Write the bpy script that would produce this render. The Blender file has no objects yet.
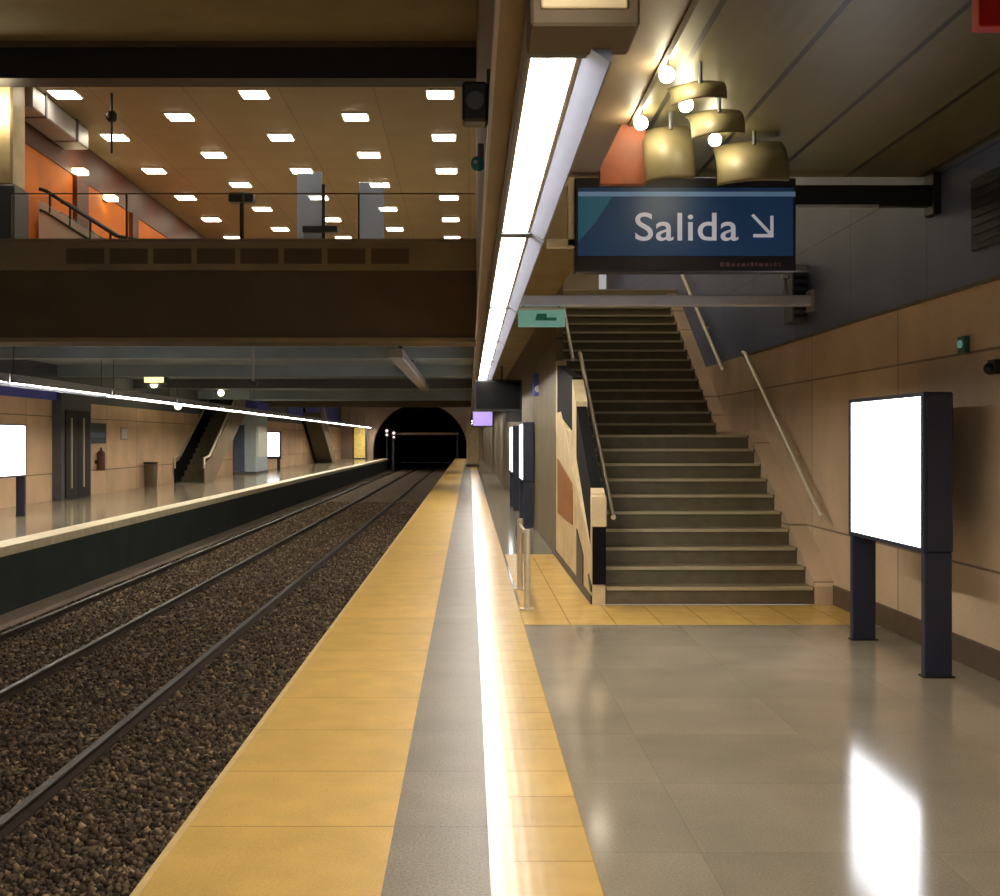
import bpy, math, random
import numpy as np
from mathutils import Vector

random.seed(7)
SC = bpy.context.scene
COL = SC.collection
F = 1160.0            # focal length in pixels of the 1000 px wide frame
EYE = 1.6
ORD = ['first', 'second', 'third', 'fourth', 'fifth', 'sixth', 'seventh', 'eighth', 'ninth', 'tenth', 'eleventh', 'twelfth']

# ------------------------------------------------------------------ materials
def lin(c):
    return tuple(((v / 255) / 12.92 if v / 255 <= .04045 else ((v / 255 + .055) / 1.055) ** 2.4) for v in c)

def new_mat(name):
    m = bpy.data.materials.new(name)
    m.use_nodes = True
    nt = m.node_tree
    return m, nt, nt.nodes['Principled BSDF']

def mat(name, c, rough=.6, metal=0., var=.25, scale=6., bump=0., bscale=40., spec=.5, stretch=None, emit=0., ecol=None):
    """base colour with noise mottling, optional fine bump"""
    m, nt, b = new_mat(name)
    N, L = nt.nodes, nt.links
    tc = N.new('ShaderNodeTexCoord')
    mp = N.new('ShaderNodeMapping')
    L.new(tc.outputs['Object'], mp.inputs['Vector'])
    if stretch: mp.inputs['Scale'].default_value = stretch
    nz = N.new('ShaderNodeTexNoise'); nz.inputs['Scale'].default_value = scale; nz.inputs['Detail'].default_value = 5
    L.new(mp.outputs[0], nz.inputs['Vector'])
    rp = N.new('ShaderNodeValToRGB')
    l = lin(c)
    rp.color_ramp.elements[0].position = .3; rp.color_ramp.elements[1].position = .7
    rp.color_ramp.elements[0].color = tuple(v * (1 - var) for v in l) + (1,)
    rp.color_ramp.elements[1].color = tuple(min(1, v * (1 + var)) for v in l) + (1,)
    L.new(nz.outputs['Fac'], rp.inputs['Fac']); L.new(rp.outputs['Color'], b.inputs['Base Color'])
    b.inputs['Roughness'].default_value = rough
    b.inputs['Metallic'].default_value = metal
    b.inputs['Specular IOR Level'].default_value = spec
    if bump:
        n2 = N.new('ShaderNodeTexNoise'); n2.inputs['Scale'].default_value = bscale; n2.inputs['Detail'].default_value = 4
        L.new(tc.outputs['Object'], n2.inputs['Vector'])
        bp = N.new('ShaderNodeBump'); bp.inputs['Strength'].default_value = bump; bp.inputs['Distance'].default_value = .02
        L.new(n2.outputs['Fac'], bp.inputs['Height']); L.new(bp.outputs['Normal'], b.inputs['Normal'])
    if emit:
        b.inputs['Emission Color'].default_value = lin(ecol or c) + (1,)
        b.inputs['Emission Strength'].default_value = emit
    return m

def tile_mat(name, c, cj, w, h, axes='XY', joint=.006, rough=.4, var=.15, scale=3., off=(0, 0), bump=.3, spec=.5, speck=0., offset=0.):
    """tiles on a grid; axes names the two object axes the tiles lie along"""
    m, nt, b = new_mat(name)
    N, L = nt.nodes, nt.links
    tc = N.new('ShaderNodeTexCoord')
    sp = N.new('ShaderNodeSeparateXYZ'); L.new(tc.outputs['Object'], sp.inputs[0])
    cb = N.new('ShaderNodeCombineXYZ')
    for k in (0, 1):
        a = N.new('ShaderNodeMath'); a.operation = 'ADD'; a.inputs[1].default_value = off[k]
        L.new(sp.outputs[axes[k]], a.inputs[0]); L.new(a.outputs[0], cb.inputs[k])
    br = N.new('ShaderNodeTexBrick')
    br.offset = offset; br.squash = 1
    br.inputs['Scale'].default_value = 1
    br.inputs['Brick Width'].default_value = w; br.inputs['Row Height'].default_value = h
    br.inputs['Mortar Size'].default_value = joint; br.inputs['Mortar Smooth'].default_value = .1
    l = lin(c)
    br.inputs['Color1'].default_value = tuple(v * (1 - var * .6) for v in l) + (1,)
    br.inputs['Color2'].default_value = tuple(v * (1 + var * .6) for v in l) + (1,)
    br.inputs['Mortar'].default_value = lin(cj) + (1,)
    L.new(cb.outputs[0], br.inputs['Vector'])
    nz = N.new('ShaderNodeTexNoise'); nz.inputs['Scale'].default_value = scale; nz.inputs['Detail'].default_value = 6
    L.new(tc.outputs['Object'], nz.inputs['Vector'])
    mr = N.new('ShaderNodeMapRange'); mr.inputs['From Min'].default_value = .3; mr.inputs['From Max'].default_value = .7
    mr.inputs['To Min'].default_value = 1 - var; mr.inputs['To Max'].default_value = 1 + var
    L.new(nz.outputs['Fac'], mr.inputs['Value'])
    mx = N.new('ShaderNodeVectorMath'); mx.operation = 'SCALE'
    L.new(br.outputs['Color'], mx.inputs[0]); L.new(mr.outputs[0], mx.inputs['Scale'])
    src = mx.outputs[0]
    if speck:
        n3 = N.new('ShaderNodeTexNoise'); n3.inputs['Scale'].default_value = 90; n3.inputs['Detail'].default_value = 2
        L.new(tc.outputs['Object'], n3.inputs['Vector'])
        m3 = N.new('ShaderNodeMapRange'); m3.inputs['From Min'].default_value = .35; m3.inputs['From Max'].default_value = .65
        m3.inputs['To Min'].default_value = 1 - speck; m3.inputs['To Max'].default_value = 1 + speck
        L.new(n3.outputs['Fac'], m3.inputs['Value'])
        m4 = N.new('ShaderNodeVectorMath'); m4.operation = 'SCALE'
        L.new(src, m4.inputs[0]); L.new(m3.outputs[0], m4.inputs['Scale']); src = m4.outputs[0]
    L.new(src, b.inputs['Base Color'])
    b.inputs['Roughness'].default_value = rough
    b.inputs['Specular IOR Level'].default_value = spec
    if bump:
        bp = N.new('ShaderNodeBump'); bp.inputs['Strength'].default_value = bump; bp.inputs['Distance'].default_value = .004
        bp.invert = True
        L.new(br.outputs['Fac'], bp.inputs['Height']); L.new(bp.outputs['Normal'], b.inputs['Normal'])
    return m

def glow(name, c, s):
    m, nt, b = new_mat(name)
    b.inputs['Base Color'].default_value = (.8, .8, .8, 1)
    b.inputs['Roughness'].default_value = .5
    b.inputs['Emission Color'].default_value = lin(c) + (1,)
    b.inputs['Emission Strength'].default_value = s
    return m

def glass(name, c, rough=.05, alpha=.35):
    m, nt, b = new_mat(name)
    b.inputs['Base Color'].default_value = lin(c) + (1,)
    b.inputs['Roughness'].default_value = rough
    b.inputs['Alpha'].default_value = alpha
    return m

M = {}
M['floor'] = tile_mat('polished_granite', (156, 143, 122), (146, 132, 112), .9, .9, 'XY', .003, rough=.12, var=.12, scale=1.6, bump=.03, spec=.55, speck=.09)
M['band'] = tile_mat('grey_granite_band', (134, 120, 102), (104, 92, 80), 6., .8, 'XY', .003, off=(3, 0), rough=.42, var=.1, scale=3, bump=.1, spec=.3, speck=.25)
M['yellow'] = tile_mat('yellow_edge_tile', (216, 172, 84), (178, 136, 58), 6., .8, 'XY', .006, off=(3, 0), rough=.42, var=.09, scale=4, bump=.3, speck=.08)
M['tactile'] = None
M['pale_edge'] = mat('pale_platform_edge', (226, 208, 168), .5, var=.12, scale=5)
M['nose'] = mat('cast_edge_nosing', (222, 190, 128), .5, var=.1)
M['wall'] = tile_mat('beige_stone_cladding', (208, 181, 148), (134, 112, 88), 2.4, 1.51, 'YZ', .010, rough=.45, var=.14, scale=1.6, off=(0, -.71), bump=.5, speck=.06)
M['wall_left'] = tile_mat('beige_stone_cladding_opposite', (228, 192, 154), (140, 112, 84), 3.2, 1.51, 'YZ', .012, rough=.45, var=.14, scale=.8, off=(0, -.71), bump=.5)
M['dkwall'] = tile_mat('dark_olive_cladding', (112, 100, 76), (70, 62, 48), 1.2, 3.0, 'YZ', .012, rough=.55, var=.15, scale=1.6, bump=.4)
M['plinth'] = mat('dark_stone_plinth', (92, 76, 58), .45, var=.15, scale=8)
M['upper'] = tile_mat('blue_grey_metal_panel', (92, 104, 142), (58, 66, 92), 1.8, 1.2, 'YZ', .008, rough=.45, var=.1, scale=1.5, bump=.3)
M['ceil'] = None
M['soffit'] = mat('brown_painted_soffit', (140, 122, 100), .55, var=.1, scale=1.5)
M['bulk'] = mat('brown_render', (136, 116, 86), .7, var=.12, scale=1.2)
M['concrete'] = mat('brown_concrete', (148, 134, 102), .8, var=.15, scale=1.3, bump=.15, bscale=20)
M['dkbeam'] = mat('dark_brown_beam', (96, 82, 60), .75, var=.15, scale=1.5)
M['black'] = mat('black_paint', (20, 20, 22), .45, var=.1)
M['blackbeam'] = mat('black_steel_beam', (26, 24, 26), .6, var=.15)
M['navy'] = mat('navy_powder_coat', (38, 44, 64), .4, var=.08)
M['steel'] = mat('brushed_steel', (214, 202, 176), .35, .45, var=.08, scale=20)
M['grey'] = mat('light_grey_paint', (168, 164, 168), .45, var=.06)
M['dgrey'] = mat('dark_grey_paint', (84, 88, 94), .55, var=.1)
M['cream'] = mat('cream_stone', (216, 194, 150), .5, var=.14, scale=4)
M['brownstone'] = mat('rust_brown_stone', (150, 92, 36), .5, var=.15)
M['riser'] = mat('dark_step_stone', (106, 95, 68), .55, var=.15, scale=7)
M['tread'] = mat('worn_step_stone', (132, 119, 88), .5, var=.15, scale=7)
M['nosing'] = mat('pale_nosing_strip', (184, 170, 136), .45, var=.08)
M['white'] = mat('white_paint', (225, 222, 215), .4, var=.04)
M['coolwhite'] = mat('cool_white_paint', (214, 218, 240), .35, var=.04)
M['orange'] = mat('orange_lacquer', (228, 122, 10), .65, var=.12, scale=1.5)
M['rust'] = mat('rust_orange_panel', (118, 52, 12), .6, var=.3, scale=5)
M['redbrown'] = mat('dark_red_brown', (92, 44, 22), .5, var=.15)
M['mezfloor'] = tile_mat('pale_concourse_floor', (196, 184, 158), (150, 140, 118), .6, .6, 'XY', .005, rough=.35)  # unseen pale layer added to bounce light onto the concourse ceiling
M['concourse'] = tile_mat('olive_ceiling_board', (150, 133, 102), (122, 108, 82), 1.41, 2.47, 'XY', .01, rough=.6, var=.08, scale=1.2, bump=.1)
M['red'] = mat('red_plastic', (190, 24, 26), .4, var=.06)
M['green'] = mat('green_plastic', (40, 90, 70), .4, var=.06)
M['blue'] = mat('blue_fascia', (84, 92, 200), .5, var=.1)
M['teal'] = mat('teal_enamel', (40, 120, 135), .4, var=.08)
M['uplit_soffit'] = mat('bluish_uplit_soffit', (140, 154, 164), .7, var=.18, scale=.7)  # bluish tint painted in for the cool uplight under the mezzanine
M['darkwall'] = mat('dark_green_track_wall', (34, 44, 36), .75, var=.3, scale=1.6)
M['rail'] = mat('rail_steel', (70, 58, 48), .45, .5, var=.15)
M['railfoot'] = mat('rusty_rail_web', (60, 42, 28), .8, var=.25, scale=10)
M['stone'] = None
M['sooty'] = mat('sooty_tunnel_lining', (48, 38, 30), .9, var=.3, scale=.6)
M['portal'] = mat('grey_portal_concrete', (196, 174, 152), .8, var=.2, scale=.4)
M['paleblue'] = mat('pale_blue_panel', (178, 196, 206), .4, var=.08)
M['slate'] = mat('slate_blue_panel', (86, 106, 140), .4, var=.1)
M['wing'] = mat('pale_blue_grey_reflector', (128, 133, 154), .5, var=.04)
M['dkpanel'] = mat('matt_black_panel', (13, 12, 13), .8, var=.25, scale=5, spec=.15)
M['smoked'] = mat('smoked_glass', (20, 19, 18), .12, var=.2, scale=3)
M['glass'] = glass('balustrade_glass', (150, 155, 150), .03, .05)
M['blue_reflection'] = glass('pale_blue_reflection', (184, 204, 236), .2, .65)  # flat blue tint painted in as a reflection
M['tube'] = glow('lit_diffuser', (255, 249, 238), 31)
M['tube_far'] = glow('lit_diffuser_opposite', (255, 246, 226), 34)
M['screen'] = glow('lit_white_poster', (244, 248, 255), 5.)
M['screen_far'] = glow('lit_white_poster_far', (248, 250, 255), 3.0)
M['panel_light'] = glow('lit_ceiling_panel', (255, 240, 212), 17)
M['bulb'] = glow('lit_bulb', (255, 240, 200), 75)
M['added_lamp'] = glow('lit_added_lamp', (255, 240, 205), 30)
M['smallbulb'] = glow('lit_small_lamp', (255, 240, 190), 5)
M['flood'] = glow('lit_yellow_flood', (255, 236, 150), 1.5)
M['lilac'] = glow('lit_lilac_display', (190, 160, 255), .55)
M['sign_blue'] = mat('sign_blue_film', (40, 76, 116), .35, var=.08, scale=3, emit=.08, ecol=(44, 84, 140))
M['sign_teal'] = mat('sign_teal_film', (52, 118, 150), .35, var=.08, emit=.10, ecol=(52, 118, 150))
M['sign_line'] = mat('sign_pale_blue_line', (130, 170, 214), .35, var=.04, emit=.12)
M['sign_letter'] = mat('sign_white_letter', (222, 222, 236), .4, var=.02, emit=.2)
M['sign_dark'] = mat('sign_dark_band', (36, 32, 40), .4, var=.1)
M['exit_green'] = mat('exit_sign_green', (140, 200, 186), .4, var=.05, emit=.18)
M['exit_dark'] = mat('exit_sign_dark_green', (40, 130, 110), .4, var=.05, emit=.05)
M['lilac'].node_tree.nodes['Principled BSDF'].inputs['Base Color'].default_value = (.12, .09, .22, 1)
M['signal'] = glow('signal_white', (255, 220, 214), 1.2)

def tactile():
    """yellow guiding paving: 0.4 m tiles with raised long bars"""
    m = tile_mat('yellow_tactile_paving', (216, 174, 92), (172, 134, 62), .4, .4, 'XY', .006, rough=.24, var=.08, scale=5, bump=0, spec=.32, off=(-.077, 0))
    nt = m.node_tree; N, L = nt.nodes, nt.links
    b = N['Principled BSDF']
    tc = N.new('ShaderNodeTexCoord'); w = N.new('ShaderNodeTexWave')
    w.wave_type = 'BANDS'; w.bands_direction = 'X'; w.inputs['Scale'].default_value = 6.25; w.inputs['Distortion'].default_value = 0
    L.new(tc.outputs['Object'], w.inputs['Vector'])
    bp = N.new('ShaderNodeBump'); bp.inputs['Strength'].default_value = .04; bp.inputs['Distance'].default_value = .004
    L.new(w.outputs['Fac'], bp.inputs['Height']); L.new(bp.outputs['Normal'], b.inputs['Normal'])
    return m
M['tactile'] = tactile()

def ribbed_ceiling():
    m = tile_mat('olive_metal_ceiling_strip', (100, 93, 66), (30, 27, 20), .58, 30., 'XY', .018, rough=.42, var=.10, scale=1.5, off=(-.02, 0), bump=.3)
    nt = m.node_tree; N, L = nt.nodes, nt.links
    b = N['Principled BSDF']
    tc = N.new('ShaderNodeTexCoord'); w = N.new('ShaderNodeTexWave')
    w.wave_type = 'BANDS'; w.bands_direction = 'X'; w.inputs['Scale'].default_value = 3.2; w.inputs['Distortion'].default_value = 0
    L.new(tc.outputs['Object'], w.inputs['Vector'])
    bp = N.new('ShaderNodeBump'); bp.inputs['Strength'].default_value = .08; bp.inputs['Distance'].default_value = .01
    L.new(w.outputs['Fac'], bp.inputs['Height']); L.new(bp.outputs['Normal'], b.inputs['Normal'])
    return m
M['ceil'] = ribbed_ceiling()

def ballast_mat(name, per_island):
    m, nt, b = new_mat(name)
    N, L = nt.nodes, nt.links
    rp = N.new('ShaderNodeValToRGB')
    e = rp.color_ramp.elements
    e[0].color = lin((58, 46, 34)) + (1,); e[1].color = lin((190, 160, 122)) + (1,)
    k = e.new(.55); k.color = lin((100, 80, 60)) + (1,)
    k = e.new(.88); k.color = lin((134, 110, 82)) + (1,)
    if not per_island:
        for q in rp.color_ramp.elements: q.color = tuple(v * .85 for v in q.color[:3]) + (1,)  # bed colour darkened to carry the shade between the stones
    if per_island:
        g = N.new('ShaderNodeNewGeometry'); L.new(g.outputs['Random Per Island'], rp.inputs['Fac'])
    else:
        tc = N.new('ShaderNodeTexCoord'); v = N.new('ShaderNodeTexVoronoi'); v.inputs['Scale'].default_value = 17
        L.new(tc.outputs['Object'], v.inputs['Vector'])
        sp = N.new('ShaderNodeSeparateColor'); L.new(v.outputs['Color'], sp.inputs[0]); L.new(sp.outputs[0], rp.inputs['Fac'])
        bp = N.new('ShaderNodeBump'); bp.inputs['Strength'].default_value = .8; bp.inputs['Distance'].default_value = .04; bp.invert = True
        L.new(v.outputs['Distance'], bp.inputs['Height']); L.new(bp.outputs['Normal'], b.inputs['Normal'])
    L.new(rp.outputs['Color'], b.inputs['Base Color'])
    b.inputs['Roughness'].default_value = .85
    return m
M['stone'] = ballast_mat('ballast_stone', True)
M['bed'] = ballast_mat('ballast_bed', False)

# ------------------------------------------------------------------ geometry helpers
class MB:
    """collects shapes in world coordinates, then links them as one mesh object"""
    def __init__(self): self.v = []; self.f = []; self.smooth = []
    def _add(self, vs, fs, sm=False):
        n = len(self.v); self.v += [tuple(p) for p in vs]
        for q in fs: self.f.append(tuple(n + i for i in q)); self.smooth.append(sm)
        return self
    def hexa(self, lo, hi):
        """lo, hi: four points each (same winding)"""
        return self._add(list(lo) + list(hi), [(3, 2, 1, 0), (4, 5, 6, 7), (0, 1, 5, 4), (1, 2, 6, 5), (2, 3, 7, 6), (3, 0, 4, 7)])
    def box(self, x0, x1, y0, y1, z0, z1, b=0.):
        if x0 > x1: x0, x1 = x1, x0
        if y0 > y1: y0, y1 = y1, y0
        if z0 > z1: z0, z1 = z1, z0
        if b <= 0:
            return self.hexa([(x0, y0, z0), (x1, y0, z0), (x1, y1, z0), (x0, y1, z0)], [(x0, y0, z1), (x1, y0, z1), (x1, y1, z1), (x0, y1, z1)])
        b = min(b, (x1 - x0) * .45, (y1 - y0) * .45, (z1 - z0) * .45)
        vs = []; idx = {}
        X = (x0, x1); Y = (y0, y1); Z = (z0, z1)
        sg = (1, -1)
        for i in (0, 1):
            for j in (0, 1):
                for k in (0, 1):
                    for a in range(3):
                        p = [X[i] + sg[i] * b, Y[j] + sg[j] * b, Z[k] + sg[k] * b]
                        p[a] = (X[i], Y[j], Z[k])[a]
                        idx[(i, j, k, a)] = len(vs); vs.append(p)
        g = lambda i, j, k, a: idx[(i, j, k, a)]
        fs = []
        fs.append((g(0,0,0,0), g(0,0,1,0), g(0,1,1,0), g(0,1,0,0))); fs.append((g(1,0,0,0), g(1,1,0,0), g(1,1,1,0), g(1,0,1,0)))
        fs.append((g(0,0,0,1), g(1,0,0,1), g(1,0,1,1), g(0,0,1,1))); fs.append((g(0,1,0,1), g(0,1,1,1), g(1,1,1,1), g(1,1,0,1)))
        fs.append((g(0,0,0,2), g(0,1,0,2), g(1,1,0,2), g(1,0,0,2))); fs.append((g(0,0,1,2), g(1,0,1,2), g(1,1,1,2), g(0,1,1,2)))
        for i in (0, 1):
            for j in (0, 1): fs.append((g(i,j,0,0), g(i,j,1,0), g(i,j,1,1), g(i,j,0,1)))
            for k in (0, 1): fs.append((g(i,0,k,0), g(i,1,k,0), g(i,1,k,2), g(i,0,k,2)))
        for j in (0, 1):
            for k in (0, 1): fs.append((g(0,j,k,1), g(1,j,k,1), g(1,j,k,2), g(0,j,k,2)))
        for i in (0, 1):
            for j in (0, 1):
                for k in (0, 1): fs.append((g(i,j,k,0), g(i,j,k,1), g(i,j,k,2)))
        return self._add(vs, fs)
    def prism(self, pts, axis, a, b):
        """polygon pts (2-D) extruded along axis from a to b; 'X': pts are (y,z); 'Y': (x,z); 'Z': (x,y)"""
        n = len(pts)
        def mk(p, t): return {'X': (t, p[0], p[1]), 'Y': (p[0], t, p[1]), 'Z': (p[0], p[1], t)}[axis]
        vs = [mk(p, a) for p in pts] + [mk(p, b) for p in pts]
        fs = [tuple(range(n - 1, -1, -1)), tuple(range(n, 2 * n))] + [(i, (i + 1) % n, n + (i + 1) % n, n + i) for i in range(n)]
        return self._add(vs, fs)
    def tube(self, path, r, n=12, caps=True):
        path = [Vector(p) for p in path]; rings = []; m = len(path)
        for i, p in enumerate(path):
            d = (path[min(i + 1, m - 1)] - path[max(i - 1, 0)]).normalized()
            up = Vector((0, 0, 1)) if abs(d.z) < .95 else Vector((1, 0, 0))
            s = d.cross(up).normalized(); u = s.cross(d).normalized()
            rr = r[i] if isinstance(r, (list, tuple)) else r
            rings.append([p + (s * math.cos(2 * math.pi * k / n) + u * math.sin(2 * math.pi * k / n)) * rr for k in range(n)])
        vs = [p for q in rings for p in q]
        fs = [(i * n + k, i * n + (k + 1) % n, (i + 1) * n + (k + 1) % n, (i + 1) * n + k) for i in range(m - 1) for k in range(n)]
        self._add(vs, fs, True)
        if caps: self._add(rings[0], [tuple(range(n - 1, -1, -1))]); self._add(rings[-1], [tuple(range(n))])
        return self
    def ball(self, c, r, n=16, sz=(1, 1, 1)):
        vs = []; h = n // 2
        for i in range(h + 1):
            t = math.pi * i / h
            for k in range(n):
                a = 2 * math.pi * k / n
                vs.append((c[0] + r * sz[0] * math.sin(t) * math.cos(a), c[1] + r * sz[1] * math.sin(t) * math.sin(a), c[2] + r * sz[2] * math.cos(t)))
        fs = [(i * n + k, (i + 1) * n + k, (i + 1) * n + (k + 1) % n, i * n + (k + 1) % n) for i in range(h) for k in range(n)]
        return self._add(vs, fs, True)
    def build(self, name, m, parent=None, kind=None):
        me = bpy.data.meshes.new(name)
        off = ROOTLOC.get(parent.name, (0, 0, 0)) if parent else (0, 0, 0)
        me.from_pydata([(p[0] - off[0], p[1] - off[1], p[2] - off[2]) for p in self.v], [], self.f)
        me.polygons.foreach_set('use_smooth', self.smooth)
        me.materials.append(M[m] if isinstance(m, str) else m)
        import bmesh
        bm = bmesh.new(); bm.from_mesh(me)
        bmesh.ops.recalc_face_normals(bm, faces=bm.faces); bm.to_mesh(me); bm.free()
        me.update()
        o = bpy.data.objects.new(name, me); COL.objects.link(o)
        if parent: o.parent = parent; ROOTLOC[o.name] = off
        if kind: o['kind'] = kind
        return o

ROOTLOC = {}
def thing(name, label, cat, loc, group=None):
    o = bpy.data.objects.new(name, None); COL.objects.link(o)
    o.location = loc; o.empty_display_size = .2
    o['label'] = label; o['category'] = cat
    if group: o['group'] = group
    ROOTLOC[o.name] = tuple(loc)
    return o
def tag(o, label, cat, group=None):
    o['label'] = label; o['category'] = cat
    if group: o['group'] = group
    return o
def box(*a): return MB().box(*a)
def struct(name, mb, m): return mb.build(name, m, None, 'structure')
def copy_tree(o, parent=None):
    c = o.copy(); COL.objects.link(c)
    if parent: c.parent = parent
    for ch in list(o.children): copy_tree(ch, c)
    return c
def at(x, y, D): return ((x - 469) * D / F, D, EYE - (y - 440) * D / F)

# ================================================================== SETTING
EDGE, WALLX = -1.19, 3.55
LEDGE, LWALL = -6.95, -11.0
BED, RAILTOP = -1.09, -1.0
SOF, CEIL, TCEIL = 3.0, 3.64, 7.05
MEZ, MFRONT, CONC = 4.15, 16.0, 6.8
END = 100.0
TR = [0]
def trim(mb, m):
    TR[0] += 1
    return struct('trim_%d' % TR[0], mb, m)

# right platform: paving bands side by side
struct('floor', box(.477, WALLX, -6, 10.05, -.12, 0), 'floor')
struct('floor_far', box(.477, 1.3, 11.25, END, -.12, 0), 'floor')
struct('floor_band', box(-.31, .077, -6, END, -.12, 0), 'band')
trim(box(EDGE + .03, -.31, -6, END, -.12, .001), 'yellow')
trim(MB().box(EDGE, EDGE + .03, -6, END, -.14, .003), 'nose')
trim(box(.077, .477, -6, END, -.12, .002), 'tactile')
trim(box(.477, WALLX, 10.05, 11.25, -.12, .002), 'tactile')
trim(box(.50, 1.18, 11.25, 16.2, .0005, .003), 'tactile')
struct('wall_platform_edge', box(EDGE + .08, 1.4, -6, END, -1.3, -.12), 'darkwall')
# left platform
struct('floor_opposite', box(LWALL, LEDGE - .45, -6, END, -.12, 0), 'floor')
trim(box(LEDGE - .45, LEDGE, -6, END, -.14, .003), 'pale_edge')
struct('wall_opposite_platform_edge', box(LEDGE - .6, LEDGE - .06, -6, END, -1.3, -.14), 'darkwall')
trim(box(LEDGE - .06, LEDGE + .34, -6, END, -1.3, -1.02), 'portal')
# track bed
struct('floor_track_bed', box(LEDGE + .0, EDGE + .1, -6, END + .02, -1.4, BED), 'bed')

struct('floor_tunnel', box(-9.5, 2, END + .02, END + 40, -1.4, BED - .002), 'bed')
# right wall: beige below, blue-grey above, dark plinth
struct('wall_right', box(WALLX, WALLX + .3, -6, 30, -.12, 2.69), 'wall')
struct('wall_right_upper', box(WALLX, WALLX + .3, -6, 30, 2.69, 7.05), 'upper')
trim(MB().box(WALLX - .02, WALLX, -6, 15.0, 2.675, 2.70), 'plinth')
struct('baseboard_right', box(WALLX - .025, WALLX, -6, 11.3, 0, .19), 'plinth')
# wall beside the platform passage behind the stairs
struct('wall_passage', box(1.2, 1.3, 16.0, END, 0, 3.6), 'dkwall')
# soffit and bulkhead above the platform edge
struct('ceiling_soffit', box(.1, .45, -6, 99, SOF, SOF + .25), 'soffit')
trim(box(.085, .1, -6, 60, SOF - .01, SOF + .06), 'grey')
trim(box(.45, 1.02, -6, 9.0, CEIL - .02, CEIL), 'soffit')
trim(box(1.02, 1.05, -6, 9.0, CEIL - .035, CEIL), 'dkbeam')
struct('wall_bulkhead', box(.1, .35, -6, MFRONT + .3, SOF + .25, TCEIL), 'bulk')
# low ribbed ceiling over the platform, with a notch beside the soffit
struct('ceiling', box(.35, WALLX, -6, 9.0, CEIL, CEIL + .12), 'ceil')
# high ceiling over the tracks and the beam that ends it
struct('ceiling_tracks', box(-12, .35, -6, MFRONT + .3, TCEIL, TCEIL + .3), 'concrete')
struct('beam_upper', box(-12, .1, MFRONT - .1, MFRONT + .3, 6.56, TCEIL), 'blackbeam')
trim(box(-12, .1, MFRONT - .16, MFRONT - .1, 6.98, TCEIL), 'dkbeam')
# mezzanine: fascia, beam, floor and underside
fas = MB().box(-12, .1, MFRONT, MFRONT + .3, 3.95, 4.36)
struct('wall_mezzanine_fascia', fas, 'concrete')
for k in range(8):
    x0 = -5.55 + k * .6
    trim(box(x0, x0 + .52, MFRONT - .015, MFRONT, 4.03, 4.24), 'dkbeam')
trim(box(-12, .1, MFRONT - .05, MFRONT, 4.33, 4.37), 'soffit')
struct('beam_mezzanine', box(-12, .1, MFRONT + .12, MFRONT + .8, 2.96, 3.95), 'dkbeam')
trim(box(-12, .1, MFRONT + .08, MFRONT + .12, 2.96, 3.02), 'concrete')
struct('floor_mezzanine', box(-12, .1, MFRONT + .3, 60, 3.6, MEZ), 'uplit_soffit')
struct('floor_mezzanine_landing', box(.1, WALLX, 19.75, 60, 3.6, MEZ), 'concrete')
struct('floor_mezzanine_passage', box(.35, 1.2, 9.1, 19.75, 3.6, MEZ), 'concrete')
struct('ceiling_concourse', box(-12, WALLX, MFRONT + .3, 32, CONC, CONC + .25), 'concourse')
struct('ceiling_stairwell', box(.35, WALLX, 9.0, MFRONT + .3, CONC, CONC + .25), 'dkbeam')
struct('wall_concourse_back', box(-12, WALLX, 31.7, 32, MEZ, CONC), 'concrete')
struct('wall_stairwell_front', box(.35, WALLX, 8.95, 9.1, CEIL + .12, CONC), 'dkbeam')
struct('wall_orange', box(-7.2, -6.8, MFRONT + .9, 31.7, MEZ, 6.15), 'orange')
trim(box(-7.2, -6.78, MFRONT + .9, 31.7, 6.15, CONC), 'redbrown')
trim(MB().prism([(.84, 3.24), (1.13, 3.24), (1.13, CEIL), (.985, CEIL), (.84, 3.34)], 'Y', 7.42, 7.5), 'rust')
struct('floor_concourse', box(-12, WALLX, 19.76, 31.7, MEZ, MEZ + .02), 'mezfloor')
struct('floor_concourse_front', box(-12, .1, MFRONT + .3, 19.76, MEZ, MEZ + .02), 'mezfloor')
# ribs and ducts under the mezzanine
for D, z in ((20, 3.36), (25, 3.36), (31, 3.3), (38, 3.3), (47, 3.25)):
    trim(box(-11, .1, D, D + .35, z, 3.6), 'uplit_soffit' if D % 2 else 'dgrey')
struct('beam_mezzanine_back', box(-12, 1.4, 59.5, 60.3, 3.3, 5.6), 'dkbeam')
struct('ceiling_far', box(-12, 2, 60, END, 5.5, 5.8), 'dkbeam')
# left wall
struct('wall_left', box(LWALL - .3, LWALL, -6, END, -.12, 2.65), 'wall_left')
struct('wall_left_upper', box(LWALL - .3, LWALL, -6, END, 2.65, TCEIL), 'dgrey')
trim(box(LWALL, LWALL + .12, 20, 30.6, 2.65, 3.02), 'blue')
trim(box(LWALL, LWALL + .12, 70, 96, 3.0, 4.4), 'blue')
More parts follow.
